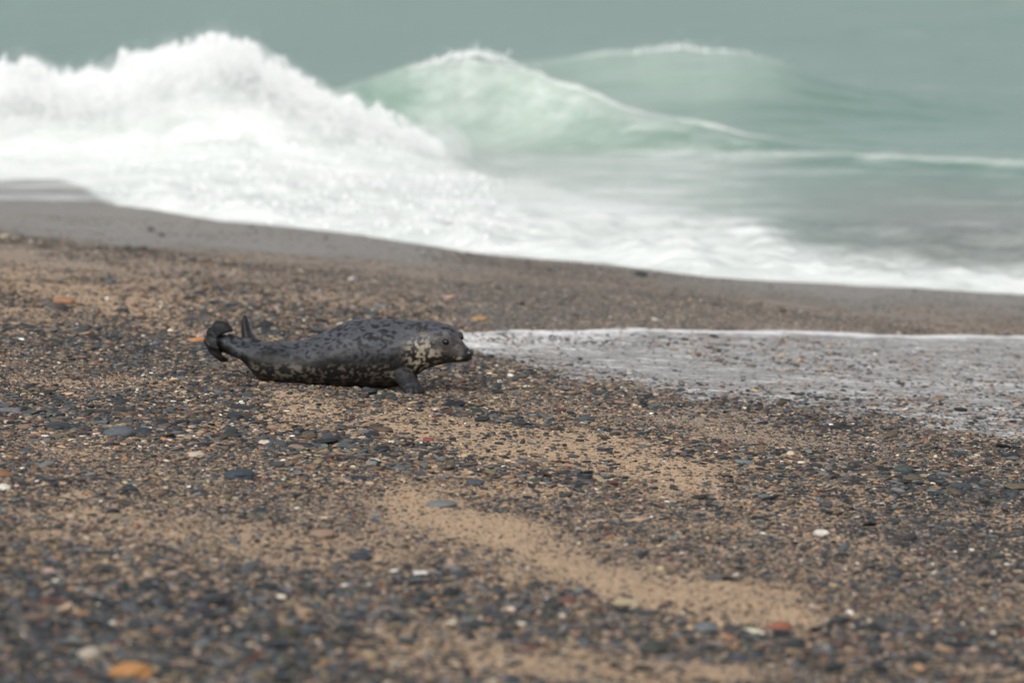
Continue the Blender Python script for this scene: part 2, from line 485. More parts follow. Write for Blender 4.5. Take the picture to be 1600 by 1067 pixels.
nt.links.new(P, mp.inputs['Vector']); V = mp.outputs[0]
af = node(nt, 'ShaderNodeAttribute', attribute_name='foam').outputs['Fac']
n1 = noise_tex(nt, V, 4.5, 7, 0.7, 0.8).outputs[0]
n2 = noise_tex(nt, V, 30, 4, 0.7).outputs[0]
nn = math_node(nt, 'ADD', math_node(nt, 'MULTIPLY', n1, 0.5), math_node(nt, 'MULTIPLY', n2, 0.5))
ff = math_node(nt, 'ADD', math_node(nt, 'MULTIPLY', af, 1.5), math_node(nt, 'MULTIPLY', math_node(nt, 'SUBTRACT', nn, 0.5), 5.0))
ff = math_node(nt, 'SUBTRACT', ff, 0.38, True)
silt = mix_col(nt, n2, (0.13, 0.118, 0.106), (0.26, 0.243, 0.225))
nt.links.new(mix_col(nt, math_node(nt, 'MULTIPLY', ff, 0.85), silt, (0.85, 0.845, 0.84)), bs.inputs['Base Color'])
nt.links.new(math_node(nt, 'ADD', 0.2, math_node(nt, 'MULTIPLY', ff, 0.5)), bs.inputs['Roughness'])
bp = node(nt, 'ShaderNodeBump'); bp.inputs['Strength'].default_value = 0.4; bp.inputs['Distance'].default_value = 0.02
nt.links.new(nn, bp.inputs['Height']); nt.links.new(bp.outputs[0], bs.inputs['Normal'])
thin = node(nt, 'ShaderNodeAttribute', attribute_name='depth').outputs['Fac']
trn = node(nt, 'ShaderNodeBsdfTransparent'); mxs = node(nt, 'ShaderNodeMixShader')
opa = math_node(nt, 'MAXIMUM', math_node(nt, 'MULTIPLY', thin, 0.5), math_node(nt, 'MULTIPLY', ff, 0.95))
nt.links.new(opa, mxs.inputs[0]); nt.links.new(trn.outputs[0], mxs.inputs[1]); nt.links.new(bs.outputs[0], mxs.inputs[2])
nt.links.new(mxs.outputs[0], nt.nodes['Material Output'].inputs['Surface'])
fattr(film_me, 'depth', sstep(0.1, 0.9, fm))
film_me.materials.append(m)
film = link(bpy.data.objects.new('swash_water', film_me))
tag(film, 'thin sheet of foamy backwash lying on shingle right of seal', None, None, 'structure')

# ------------------------------------------------------------------ scatter by geometry nodes (for what nobody could count)
def scatter(name, pts, rot, scl, idx, colr, coll):
    me = bpy.data.meshes.new(name)
    me.vertices.add(len(pts)); me.vertices.foreach_set('co', np.asarray(pts, np.float32).ravel())
    for nm_, arr in (('rot', rot), ('scl', scl)):
        a = me.attributes.new(nm_, 'FLOAT_VECTOR', 'POINT')
        a.data.foreach_set('vector', np.asarray(arr, np.float32).ravel())
    a = me.attributes.new('idx', 'INT', 'POINT'); a.data.foreach_set('value', np.asarray(idx, np.int32))
    if colr is not None:
        a = me.attributes.new('pcol', 'FLOAT_VECTOR', 'POINT')
        a.data.foreach_set('vector', np.asarray(colr, np.float32).ravel())
    ng = bpy.data.node_groups.new(name + '_nodes', 'GeometryNodeTree')
    ng.interface.new_socket('Geometry', in_out='INPUT', socket_type='NodeSocketGeometry')
    ng.interface.new_socket('Geometry', in_out='OUTPUT', socket_type='NodeSocketGeometry')
    gi = ng.nodes.new('NodeGroupInput'); go = ng.nodes.new('NodeGroupOutput')
    iop = ng.nodes.new('GeometryNodeInstanceOnPoints')
    ci = ng.nodes.new('GeometryNodeCollectionInfo')
    ci.inputs['Collection'].default_value = coll
    ci.inputs['Separate Children'].default_value = True
    ci.inputs['Reset Children'].default_value = True
    ng.links.new(gi.outputs[0], iop.inputs['Points'])
    ng.links.new(ci.outputs[0], iop.inputs['Instance'])
    iop.inputs['Pick Instance'].default_value = True
    for nm_, typ, sock in (('rot', 'FLOAT_VECTOR', 'Rotation'), ('scl', 'FLOAT_VECTOR', 'Scale'), ('idx', 'INT', 'Instance Index')):
        na = ng.nodes.new('GeometryNodeInputNamedAttribute'); na.data_type = typ
        na.inputs['Name'].default_value = nm_
        ng.links.new(na.outputs['Attribute'], iop.inputs[sock])
    ng.links.new(iop.outputs[0], go.inputs[0])
    o = link(bpy.data.objects.new(name, me))
    md = o.modifiers.new('scatter', 'NODES'); md.node_group = ng
    return o

def stone_mesh(name, sub, seed, flat=0.5, lump=0.16, angular=0.0):
    bm = bmesh.new()
    bmesh.ops.create_icosphere(bm, subdivisions=sub, radius=0.5)
    r_ = random.Random(seed)
    off = Vector((r_.uniform(-50, 50), r_.uniform(-50, 50), r_.uniform(-50, 50)))
    sq = r_.uniform(0.62, 0.95)
    for v in bm.verts:
        n = v.co.normalized()
        d = 1 + lump * mnoise.noise(n * 1.3 + off) * 1.6 + lump * 0.5 * mnoise.noise(n * 2.9 + off)
        c = n * 0.5 * d
        # slightly boxy outline, flat top
        e = 1 - angular
        c = Vector([math.copysign(abs(q * 2) ** e * 0.5, q) for q in c])
        v.co = Vector((c.x, c.y * sq, c.z * flat))
    me = bpy.data.meshes.new(name)
    bm.to_mesh(me); bm.free()
    me.shade_smooth()
    return me

def stone_material():
    m, nt, bs = mat('beach_stone')
    at = node(nt, 'ShaderNodeAttribute', attribute_name='pcol', attribute_type='INSTANCER')
    tc = node(nt, 'ShaderNodeTexCoord')
    geo = node(nt, 'ShaderNodeNewGeometry')
    n1 = noise_tex(nt, geo.outputs['Position'], 70, 4, 0.65).outputs[0]
    n2 = noise_tex(nt, geo.outputs['Position'], 300, 2).outputs[0]
    k = math_node(nt, 'ADD', 0.62, math_node(nt, 'ADD', math_node(nt, 'MULTIPLY', n1, 0.55), math_node(nt, 'MULTIPLY', n2, 0.22)))
    cb = node(nt, 'ShaderNodeCombineXYZ')
    for i in range(3): nt.links.new(k, cb.inputs[i])
    nt.links.new(mix_col(nt, 1.0, at.outputs['Color'], cb.outputs[0], 'MULTIPLY'), bs.inputs['Base Color'])
    bs.inputs['Roughness'].default_value = 0.62
    bs.inputs['Specular IOR Level'].default_value = 0.2
    bp = node(nt, 'ShaderNodeBump'); bp.inputs['Strength'].default_value = 0.35; bp.inputs['Distance'].default_value = 0.004
    nt.links.new(n1, bp.inputs['Height']); nt.links.new(bp.outputs[0], bs.inputs['Normal'])
    return m

STONE = stone_material()
NV = 12
peb_coll = bpy.data.collections.new('pebble_shapes')
for i in range(NV):
    me = stone_mesh('pebble_shape', 2, 100 + i, 0.42 + 0.03 * (i % 5), 0.2, 0.12 * (i % 3))
    me.materials.append(STONE)
    o = bpy.data.objects.new('pebble_shape_%02d' % i, me)
    peb_coll.objects.link(o)

PAL = np.array([(0.022, 0.0245, 0.0265), (0.046, 0.051, 0.055), (0.098, 0.102, 0.104), (0.085, 0.064, 0.045), (0.17, 0.122, 0.08), (0.32, 0.235, 0.15),
                (0.10, 0.045, 0.032), (0.27, 0.14, 0.065), (0.44, 0.375, 0.29), (0.25, 0.18, 0.145), (0.66, 0.62, 0.55)])
PW = np.array([0.24, 0.15, 0.09, 0.14, 0.13, 0.10, 0.055, 0.025, 0.028, 0.035, 0.005])
PW2 = np.array([0.44, 0.27, 0.12, 0.07, 0.03, 0.02, 0.02, 0.01, 0.01, 0.01, 0.003])

def make_pebbles(n, smin, smax, power, cov_gain, cov_pow):
    # uniform on the ground inside a trapezium a little wider than the view
    y = rng.uniform(15.2, 50.0, n * 2)
    half = 0.1125 * y + 2.1
    keep = rng.uniform(0, 1, n * 2) < half / half.max()
    y = y[keep]; half = half[keep]
    x = rng.uniform(-1, 1, len(y)) * half
    Lp = layout(x, y)
    px, py = Lp['px'], Lp['py']
    clump = fbm(x * 3.1, y * 3.1, 55, 3)
    p = np.clip(Lp['cov'] * cov_gain * (0.30 + 1.4 * clump), 0, 1) ** cov_pow
    k = (rng.uniform(0, 1, len(x)) < p) & (py > poly(px, TOE) + 4) & (py < 1180)
    # keep the ground under the seal clear of proud stones
    x, y = x[k], y[k]
    Lp = {q: v[k] for q, v in Lp.items()}
    u = rng.uniform(0, 1, len(x))
    s = smin * (1 - u * (1 - (smin / smax) ** power)) ** (-1 / power)
    s = s * np.where(Lp['wet'] > 0.5, 0.8, 1) * np.where(Lp['damp'] > 0.4, 0.85, 1)
    s = s * np.where(Lp['sand'] > 0.5, 0.8, 1.0)
    s = s * (0.72 + 0.62 * sstep(0.3, 0.7, fbm((x * NX + y * NY) * 0.9, (x * NY - y * NX) * 0.22, 121, 3)))
    dark = sstep(0.35, 0.7, fbm(x * 0.5, y * 0.5, 77, 2)) * 0.45 + 0.35 * (1 - sstep(150, 700, Lp['px'])) * sstep(760, 960, Lp['py']) + 0.5 * sstep(1000, 1350, Lp['px']) * sstep(700, 780, Lp['py'])  # darker shingle; the lower-left share also paints in corner vignetting
    a = rng.choice(len(PAL), len(x), p=PW / PW.sum())
    b = rng.choice(len(PAL), len(x), p=PW2 / PW2.sum())
    ci_ = np.where(rng.uniform(0, 1, len(x)) < dark, b, a)
    swap = (s > 0.042) & (ci_ >= 5) & (rng.uniform(0, 1, len(x)) < 0.7)
    ci_ = np.where(swap, rng.integers(0, 5, len(x)), ci_)
    c = PAL[ci_] * rng.uniform(0.65, 1.4, (len(x), 1)) * rng.uniform(0.92, 1.08, (len(x), 3))
    
    gk = 0.55 * np.maximum(Lp['wet'], Lp['damp'] * sstep(300, 700, Lp['px'])) * (1 - sstep(505, 530, Lp['py']))   # stones in the wash zone carry grey silt
    c = c + (np.array((0.14, 0.128, 0.115)) - c) * gk[:, None]
    return x, y, s, c, Lp

# a few broad classes of size so that small stones fill between big ones
parts_ = [make_pebbles(520000, 0.0105, 0.026, 1.4, 1.15, 0.9), make_pebbles(250000, 0.022, 0.050, 2.3, 1.1, 1.25), make_pebbles(11000, 0.045, 0.10, 2.8, 1.0, 1.8)]
X = np.concatenate([q[0] for q in parts_]); Y = np.concatenate([q[1] for q in parts_])
SZE = np.concatenate([q[2] for q in parts_]); CC = np.concatenate([q[3] for q in parts_])
PXX = np.concatenate([q[4]['px'] for q in parts_]); PYY = np.concatenate([q[4]['py'] for q in parts_])
ZG = np.concatenate([q[4]['z'] for q in parts_]); FLM = np.concatenate([q[4]['film'] for q in parts_])
n = len(X)
flat = rng.uniform(0.32, 0.85, n)
SCL = np.stack([SZE * rng.uniform(0.95, 1.35, n), SZE * rng.uniform(0.75, 1.1, n), SZE * flat], -1)
ROT = np.stack([rng.normal(0, 0.16, n), rng.normal(0, 0.16, n), rng.uniform(0, 6.283, n)], -1)
IDX = rng.integers(0, NV, n)
sink = rng.uniform(0.0, 0.16, n) - 0.04
Z = ZG + SZE * flat * 0.22 - SZE * sink
pts = np.stack([X, Y, Z], -1)
print('pebbles', n)

# the stones that show largest become objects of their own, parts of the beach
vis = (PXX > 8) & (PXX < 1592) & (PYY > 330) & (PYY < 1062) & ~((PXX > 330) & (PXX < 735) & (PYY > 490) & (PYY < 615))
show = np.where(vis, SCL[:, 0] / np.maximum(Y, 1), 0)
big = np.argsort(-show)[:285]
rest = np.ones(n, bool); rest[big] = False
peb = scatter('pebbles', pts[rest], ROT[rest], SCL[rest], IDX[rest], CC[rest], peb_coll)
tag(peb, 'mass of small grey, brown and tan pebbles strewn over the sand', None, None, 'stuff')

big_shapes = []
for i in range(NV):
    me = stone_mesh('pebble', 3, 300 + i, 0.42 + 0.03 * (i % 5), 0.22, 0.12 * (i % 3))
    me.materials.append(STONE)
    big_shapes.append(me)
for k in big:
    o = bpy.data.objects.new('pebble', big_shapes[IDX[k]])
    o.location = pts[k]; o.rotation_euler = ROT[k]; o.scale = SCL[k]
    o['pcol'] = [float(v) for v in CC[k]]
    link(o, beach)

# ------------------------------------------------------------------ stones one can pick out singly
def on_ground(px, py):
    r_ = ray(px, py); t_ = 25.0
    for _ in range(60):
        p_ = r_ * t_
        t_ = 0.5 * t_ + 0.5 * (CAMZ - float(ground(p_[0], p_[1]))) / -r_[2]
    p_ = r_ * t_
    return float(p_[0]), float(p_[1]), float(ground(p_[0], p_[1]))

STONES = [  # px, py, width in photo px, height/width, colour, turn, label
    (306, 535, 30, 0.30, (0.36, 0.17, 0.07), 8, 'orange brown flat stone just behind the seal hind flippers'),
    (313, 529, 12, 0.75, (0.36, 0.25, 0.23), 30, 'small pinkish round stone resting behind the orange stone by seal'),
    (99, 474, 36, 0.32, (0.24, 0.13, 0.075), 4, 'flat brown stone on the sandy strip at upper left'),
    (1002, 432, 19, 0.55, (0.035, 0.045, 0.04), 0, 'dark green stone alone at the edge of the white foam'),
    (236, 360, 10, 0.6, (0.04, 0.05, 0.045), 0, 'small dark stone on smooth wet sand below the surf, upper of two'),
    (253, 369, 10, 0.55, (0.045, 0.055, 0.05), 20, 'small dark stone on smooth wet sand below the surf, lower of two'),
    (1283, 836, 25, 0.45, (0.46, 0.42, 0.37), -14, 'white oval stone among dark shingle at lower right'),
    (1264, 830, 24, 0.40, (0.10, 0.07, 0.06), 10, 'dark brown stone touching the white oval stone at lower right'),
    (414, 697, 21, 0.55, (0.44, 0.34, 0.28), 10, 'pale pink round stone in the shingle below the seal tail'),
    (307, 714, 26, 0.42, (0.34, 0.28, 0.22), 5, 'pale beige flat stone left of the pink round stone'),
    (584, 724, 20, 0.5, (0.40, 0.36, 0.31), -6, 'whitish stone on shingle below the seal chest'),
    (186, 682, 46, 0.42, (0.075, 0.085, 0.095), 14, 'large blue grey slate slab lying in the left shingle'),
    (222, 678, 34, 0.32, (0.03, 0.037, 0.042), -10, 'long dark slate stone leaning on the blue grey slab'),
    (92, 671, 44, 0.30, (0.028, 0.034, 0.038), -4, 'long black flat stone at far left below seal level'),
    (385, 652, 18, 0.5, (0.055, 0.04, 0.03), 0, 'dark brown stone at the left tip of the upper sand patch'),
    (502, 838, 42, 0.34, (0.20, 0.14, 0.10), 2, 'flat light brown stone on sandy shingle left of centre foreground'),
    (562, 873, 40, 0.32, (0.03, 0.035, 0.045), -8, 'flat dark slate stone beside the lower sand patch'),
    (450, 994, 36, 0.62, (0.040, 0.040, 0.028), 10, 'dark olive lumpy stone in the blurred bottom foreground'),
    (205, 1056, 70, 0.36, (0.30, 0.15, 0.06), 3, 'large orange stone at the bottom left edge of the picture'),
    (140, 1030, 40, 0.6, (0.30, 0.26, 0.21), 20, 'pale cream stone in bottom left corner above the orange one'),
    (1411, 737, 30, 0.38, (0.045, 0.06, 0.055), 0, 'dark green slate stone below the swash at right'),
    (981, 946, 42, 0.30, (0.30, 0.25, 0.16), 3, 'pale olive flat stone on the lower sand patch'),
    (886, 944, 36, 0.48, (0.10, 0.055, 0.045), 12, 'dark reddish stone at left end of the lower sand patch'),
    (1219, 982, 34, 0.36, (0.20, 0.075, 0.045), -3, 'brick red flat stone at the right end of the lower sand patch'),
    (1310, 974, 34, 0.45, (0.03, 0.034, 0.036), 5, 'black stone right of the brick red stone in foreground'),
    (1022, 1020, 44, 0.55, (0.035, 0.04, 0.035), -8, 'biggest black stone in the blurred foreground below the lower sand patch'),
    (1104, 986, 36, 0.42, (0.10, 0.115, 0.125), 6, 'grey slate stone between the black stone and brick red stone'),
    (915, 658, 26, 0.42, (0.05, 0.06, 0.066), 5, 'grey slate stone on upper sand patch right of the seal'),
    (669, 690, 18, 0.5, (0.17, 0.055, 0.045), 0, 'small dark red stone on the upper sand patch below the flipper'),
    (750, 501, 26, 0.30, (0.30, 0.18, 0.09), 3, 'flat tan stone just behind the seal head'),
    (583, 493, 22, 0.4, (0.05, 0.058, 0.055), 0, 'dark stone showing just above the seal back'),
    (742, 757, 28, 0.36, (0.05, 0.06, 0.07), 5, 'dark blue flat stone between the two sand patches'),
    (690, 791, 46, 0.26, (0.12, 0.125, 0.125), 3, 'long grey slab at the upper edge of the lower sand patch'),
    (6, 766, 20, 0.6, (0.46, 0.43, 0.38), 0, 'white stone cut by the left edge of the picture'),
    (375, 748, 44, 0.40, (0.035, 0.045, 0.055), 4, 'big dark slate stone in left shingle below the pink stone'),
    (1116, 905, 30, 0.30, (0.075, 0.08, 0.085), 0, 'grey flat stone above the lower sand patch towards the right'),
]
for i, (px_, py_, wpx, hr, c, turn, lab) in enumerate(STONES):
    x_, y_, z_ = on_ground(px_, py_)
    wd = wpx * y_ / FPX
    me = stone_mesh('stone', 4, 900 + i, 1.0, 0.2, 0.06 * (i % 3))
    for v in me.vertices:
        v.co = (v.co.x, v.co.y, v.co.z)
    me.materials.append(STONE)
    o = bpy.data.objects.new('stone', me)
    hgt = wd * hr
    o.scale = (wd, wd * 0.95, hgt * 1.15)
    o.rotation_euler = (random.uniform(-.08, .08), random.uniform(-.08, .08), R(turn))
    o.location = (x_, y_, z_ + hgt * 0.28)
    o['pcol'] = [float(v) for v in c]
    link(o)
    tag(o, lab, 'stone', 'stones lying on the beach')

# ------------------------------------------------------------------ spray
m, nt, bs = mat('spray_foam')
bs.inputs['Base Color'].default_value = (0.97, 0.975, 0.975, 1)
bs.inputs['Roughness'].default_value = 0.8
tr = node(nt, 'ShaderNodeBsdfTranslucent'); tr.inputs[0].default_value = (0.97, 0.975, 0.975, 1)
mx = node(nt, 'ShaderNodeMixShader'); mx.inputs[0].default_value = 0.3
out = nt.nodes['Material Output']
nt.links.new(bs.outputs[0], mx.inputs[1]); nt.links.new(tr.outputs[0], mx.inputs[2]); nt.links.new(mx.outputs[0], out.inputs['Surface'])
SPRAY = m
drop_coll = bpy.data.collections.new('drop_shapes')
for i in range(6):
    me = stone_mesh('drop_shape', 2 if i < 3 else 1, 700 + i, 0.9, 0.35)
    me.materials.append(SPRAY)
    drop_coll.objects.link(bpy.data.objects.new('drop_shape_%02d' % i, me))

TOP = [(-300, 110), (0, 108), (40, 100), (64, 96), (78, 118), (120, 116), (170, 112), (190, 86), (205, 92), (230, 88), (265, 78), (300, 66), (330, 58), (350, 63), (380, 70), (420, 88), (445, 104),
       (480, 124), (520, 150), (560, 160), (600, 176), (640, 196), (680, 222), (720, 246)]
def surf_z(x, y):
    z, l, _ = sea_surface(np.atleast_1d(x), np.atleast_1d(y))
    return z
N = 42000
qx = rng.uniform(-60, 710, N)
top = poly(qx, TOP) + 40 * (fbm(qx / 22, qx * 0, 151, 5) - 0.5)
h = 1 - rng.uniform(0, 1, N) ** 0.55          # thins out upwards
bot = 290
qy = top + np.abs(rng.normal(0, 1, N)) * (14 + 30 * rng.uniform(0, 1, N))
over = rng.uniform(0, 1, N) < 0.08             # loose drops thrown higher
qy = np.where(over, top - rng.exponential(9, N) * (0.6 + 0.4 * (np.abs(qx - 330) < 90)), qy)
dd = rng.normal(57.9, 0.55, N)
P3 = np.stack([(qx - 800) / FPX * dd, dd, np.zeros(N)], -1)
vv = (533.5 - qy) / FPX
tt = dd / (CP + vv * SP)
P3[:, 0] = (qx - 800) / FPX * tt
P3[:, 2] = CAMZ + (-SP + vv * CP) * tt
zs = surf_z(P3[:, 0], P3[:, 1])
edge = np.clip((qy - top) / 60, 0, 1)
keep = (P3[:, 2] > zs - 0.08)
NJ = 0
size = (0.009 + 0.016 * edge * rng.uniform(0.3, 1.0, N)) * np.where(over, 0.7, 1.0) * rng.uniform(0.6, 1.3, N)
P3, size = P3[keep], size[keep]
# jets flung up out of the splash
for _ in range(80):
    q0 = random.choice((random.uniform(170, 470), random.uniform(255, 400), random.uniform(-20, 90), random.uniform(400, 660)))
    q1 = float(poly(q0, TOP)) + random.uniform(-4, 14)
    ln = random.choice((5, 8, 12, 18, 24)) * random.uniform(0.6, 1.3) * (0.8 if 250 < q0 < 410 else 1.0) * (0.55 if q0 > 470 else 1.0)
    ang = random.gauss(0.15, 0.45)
    k_ = np.arange(70) / 70.0
    u_ = k_ ** 0.8
    jx = q0 + ln * u_ * math.sin(ang) + rng.normal(0, 1.6, 70) * (0.4 + u_); jy = q1 - ln * u_ * math.cos(ang) + 0.25 * ln * u_ ** 2 + rng.normal(0, 1.6, 70)
    Q = np.array([at_depth(a, b, c) for a, b, c in zip(jx, jy, rng.normal(58.0 + random.uniform(-.3, .3), 0.06, 70))])
    P3 = np.concatenate([P3, Q]); size = np.concatenate([size, rng.uniform(0.010, 0.026, 70) * (1.15 - 0.7 * u_)])
# drops torn off the two lips
for pts_c, a0, a1, nn_, hgt in ((CRA, 660, 810, 650, 0.09), (CRB, 960, 1190, 300, 0.07)):
    qx = np.clip(rng.normal((a0 + a1) / 2, (a1 - a0) / 4, nn_), a0 - 60, a1 + 40)
    cy = poly(qx, pts_c); cd = poly(qx, pts_c, 2) - (0.4 if pts_c is CRA else 0.0)
    qy = cy - rng.exponential(3.5, nn_) + 3 + 5 * (fbm(qx / 14, qx * 0, 155, 2) - 0.5)
    vv = (533.5 - qy) / FPX; tt = cd / (CP + vv * SP)
    Q = np.stack([(qx - 800) / FPX * tt, cd + rng.normal(0, 0.15, nn_), CAMZ + (-SP + vv * CP) * tt], -1)
    P3 = np.concatenate([P3, Q]); size = np.concatenate([size, rng.uniform(0.008, 0.028, nn_)])
# froth lumps on the running whitewater
nf_ = 5000
x = rng.uniform(-7, 7.5, nf_); y = rng.uniform(44, 58, nf_)
z, l, Sd = sea_surface(x, y)
px, py, _ = project(x, y, z)
k = (Sd['s'] > 0.05) & (py > poly(px, UPPER) + 15) & (px > 165) & (px < 800) & (rng.uniform(0, 1, nf_) < 0.85 * (1 - sstep(900, 1500, px) * 0.6))
Q = np.stack([x, y, z + 0.005], -1)[k]
P3 = np.concatenate([P3, Q]); size = np.concatenate([size, rng.uniform(0.010, 0.040, len(Q))])
n = len(P3)
print('spray', n)
spray = scatter('spray', P3, rng.uniform(0, 6.28, (n, 3)), size[:, None] * rng.uniform(0.7, 1.4, (n, 3)), rng.integers(0, 6, n), None, drop_coll)
tag(spray, 'white spray and froth thrown up by the breaking wave', None, None, 'stuff')

# fine mist hanging in the splash
bm = bmesh.new()
for qx in np.arange(-80, 700, 9.0):
    for _ in range(3):
        q = qx + random.uniform(-8, 8)
        tp = float(poly(q, TOP)) + random.uniform(-16, 26)
        d = random.gauss(58.2, 0.4)
        r = random.uniform(0.12, 0.30)
        c = at_depth(q, tp, d)
        M = Matrix.Translation(Vector((c[0], c[1], c[2] - r))) @ Matrix.Diagonal((r * 1.1, r * 1.3, r, 1))
        bmesh.ops.create_icosphere(bm, subdivisions=2, radius=1.0, matrix=M)
        c2 = at_depth(q, tp + 60, d)
        M = Matrix.Translation(Vector((c2[0], c2[1], max(c2[2], 0.1)))) @ Matrix.Diagonal((0.34, 0.5, 0.5, 1))
        bmesh.ops.create_icosphere(bm, subdivisions=2, radius=1.0, matrix=M)
raw = bpy.data.meshes.new('mist_raw'); bm.to_mesh(raw); bm.free()
tmp = bpy.data.objects.new('mist_raw', raw); COL.objects.link(tmp)
md = tmp.modifiers.new('r', 'REMESH'); md.mode = 'VOXEL'; md.voxel_size = 0.06
dg = bpy.context.evaluated_depsgraph_get()
mist_me = bpy.data.meshes.new_from_object(tmp.evaluated_get(dg)); mist_me.name = 'mist'
bpy.data.objects.remove(tmp); bpy.data.meshes.remove(raw)
m, nt, bs = mat('spray_mist')
nt.nodes.remove(bs)
pv = node(nt, 'ShaderNodeVolumePrincipled')
pv.inputs['Color'].default_value = (0.995, 0.995, 0.995, 1)
pv.inputs['Anisotropy'].default_value = 0.0
geo = node(nt, 'ShaderNodeNewGeometry')
nz = noise_tex(nt, geo.outputs['Position'], 3.2, 4, 0.65).outputs[0]
nt.links.new(math_node(nt, 'MULTIPLY', math_node(nt, 'SUBTRACT', nz, 0.40, True), 3.6), pv.inputs['Density'])
nt.links.new(pv.outputs[0], nt.nodes['Material Output'].inputs['Volume'])
mist_me.materials.append(m)
mist = link(bpy.data.objects.new('mist', mist_me))
tag(mist, 'fine white mist hanging round the breaking wave', None, None, 'stuff')

# ------------------------------------------------------------------ the seal
K = 759.0                      # crop pixels per metre
def lx(c): return (c - 700) / K
def lz(c): return (462 - c) / K

def tube(bm, rings, nseg=28):
    """rings: list of (centre, up-vector half, side-vector half); closed by fans"""
    vr = []
    for c, a, b in rings:
        row = []
        for i in range(nseg):
            t = 2 * math.pi * i / nseg
            row.append(bm.verts.new(c + a * math.cos(t) + b * math.sin(t)))
        vr.append(row)
    for r0, r1 in zip(vr, vr[1:]):
        for i in range(nseg):
            bm.faces.new((r0[i], r0[(i + 1) % nseg], r1[(i + 1) % nseg], r1[i]))
    for row, c in ((vr[0], rings[0][0]), (vr[-1], rings[-1][0])):
        v = bm.verts.new(c)
        for i in range(nseg):
            f = (row[i], row[(i + 1) % nseg], v)
            try: bm.faces.new(f if row is vr[-1] else f[::-1])
            except ValueError: pass

def ball(bm, c, r, rz=0.0, ry=0.0):
    M = Matrix.Translation(c) @ Matrix.Rotation(rz, 4, 'Z') @ Matrix.Rotation(ry, 4, 'Y') @ Matrix.Diagonal((*r, 1))
    bmesh.ops.create_icosphere(bm, subdivisions=3, radius=1.0, matrix=M)

def limb(bm, pts):
    """pts: (x, y, z, half thickness across, half width, width direction)"""
    rings = []
    for i, (c, t, wv) in enumerate(pts):
        a = Vector(pts[max(i - 1, 0)][0]); b = Vector(pts[min(i + 1, len(pts) - 1)][0])
        d = (b - a).normalized()
        wv = Vector(wv)
        side = wv - d * wv.dot(d)
        wl = wv.length
        side = side.normalized() * wl
        up = d.cross(side).normalized() * t
        rings.append((Vector(c), up, side))
    tube(bm, rings, 20)

SEC = [  # crop x, top, bottom, half width m, centre y m
    (160, 186, 262, 0.040, 0.00), (175, 178, 270, 0.052, 0.00), (200, 184, 282, 0.062, 0.00), (250, 208, 299, 0.080, 0.00), (300, 231, 322, 0.100, 0.0), (340, 238, 364, 0.125, 0.0),
    (390, 237, 420, 0.155, 0.0), (450, 235, 438, 0.18, 0.0), (520, 236, 444, 0.20, 0.0), (600, 231, 449, 0.22, 0.0), (660, 212, 453, 0.235, 0.0),
    (720, 184, 456, 0.245, 0.0), (780, 153, 460, 0.255, 0.0), (850, 127, 464, 0.26, 0.0), (950, 117, 466, 0.26, 0.0), (1050, 118, 464, 0.245, 0.0),
    (1110, 120, 450, 0.225, -0.005), (1160, 121, 425, 0.20, -0.015), (1210, 121, 386, 0.17, -0.03), (1250, 122, 362, 0.145, -0.045),
    (1290, 124, 345, 0.13, -0.06), (1330, 136, 334, 0.118, -0.075), (1362, 154, 329, 0.104, -0.088), (1388, 180, 326, 0.085, -0.10), (1410, 208, 326, 0.076, -0.112),
    (1430, 232, 324, 0.068, -0.12), (1448, 248, 318, 0.056, -0.128), (1460, 258, 311, 0.036, -0.134)]
xs = np.array([s[0] for s in SEC], float)
body_bm = bmesh.new()
rings = []
for cx in np.arange(160, 1461, 10.0):
    vals = []
    for q in range(1, 5):
        acc = 0
        for kq in (-8, 0, 8):
            acc += np.interp(cx + kq, xs, [s[q] for s in SEC]) / 3
        vals.append(acc)
    t_, b_, hw_, yc_ = vals
    fold = 1 - 0.022 * math.exp(-((cx - 1195) / 40) ** 2) * (1 + math.sin(cx / 5.5)) - 0.008 * math.exp(-((cx - 470) / 60) ** 2) * (1 + math.sin(cx / 7.0))
    hw_ *= fold; t_ += (1 - fold) * 60; b_ -= (1 - fold) * 160
    zc = (lz(t_) + lz(b_)) / 2; hz = (lz(t_) - lz(b_)) / 2
    rings.append((Vector((lx(cx), yc_, zc)), Vector((0, 0, hz)), Vector((0, hw_, 0))))
# slightly squared-off belly that spreads on the ground
tube(body_bm, rings, 40)
HY = -0.12
# head volumes: brow, cheeks, whisker pads, chin
ball(body_bm, Vector((lx(1330), -0.075, lz(215))), (0.105, 0.112, 0.108))
ball(body_bm, Vector((lx(1338), -0.145, lz(190))), (0.048, 0.034, 0.030), R(-25))
ball(body_bm, Vector((lx(1404), -0.035, lz(196))), (0.032, 0.028, 0.026))
ball(body_bm, Vector((lx(1412), -0.150, lz(284))), (0.060, 0.040, 0.044), R(-25))
ball(body_bm, Vector((lx(1424), -0.085, lz(282))), (0.050, 0.036, 0.042), R(-25))
ball(body_bm, Vector((lx(1388), -0.115, lz(308))), (0.060, 0.050, 0.028), R(-20))
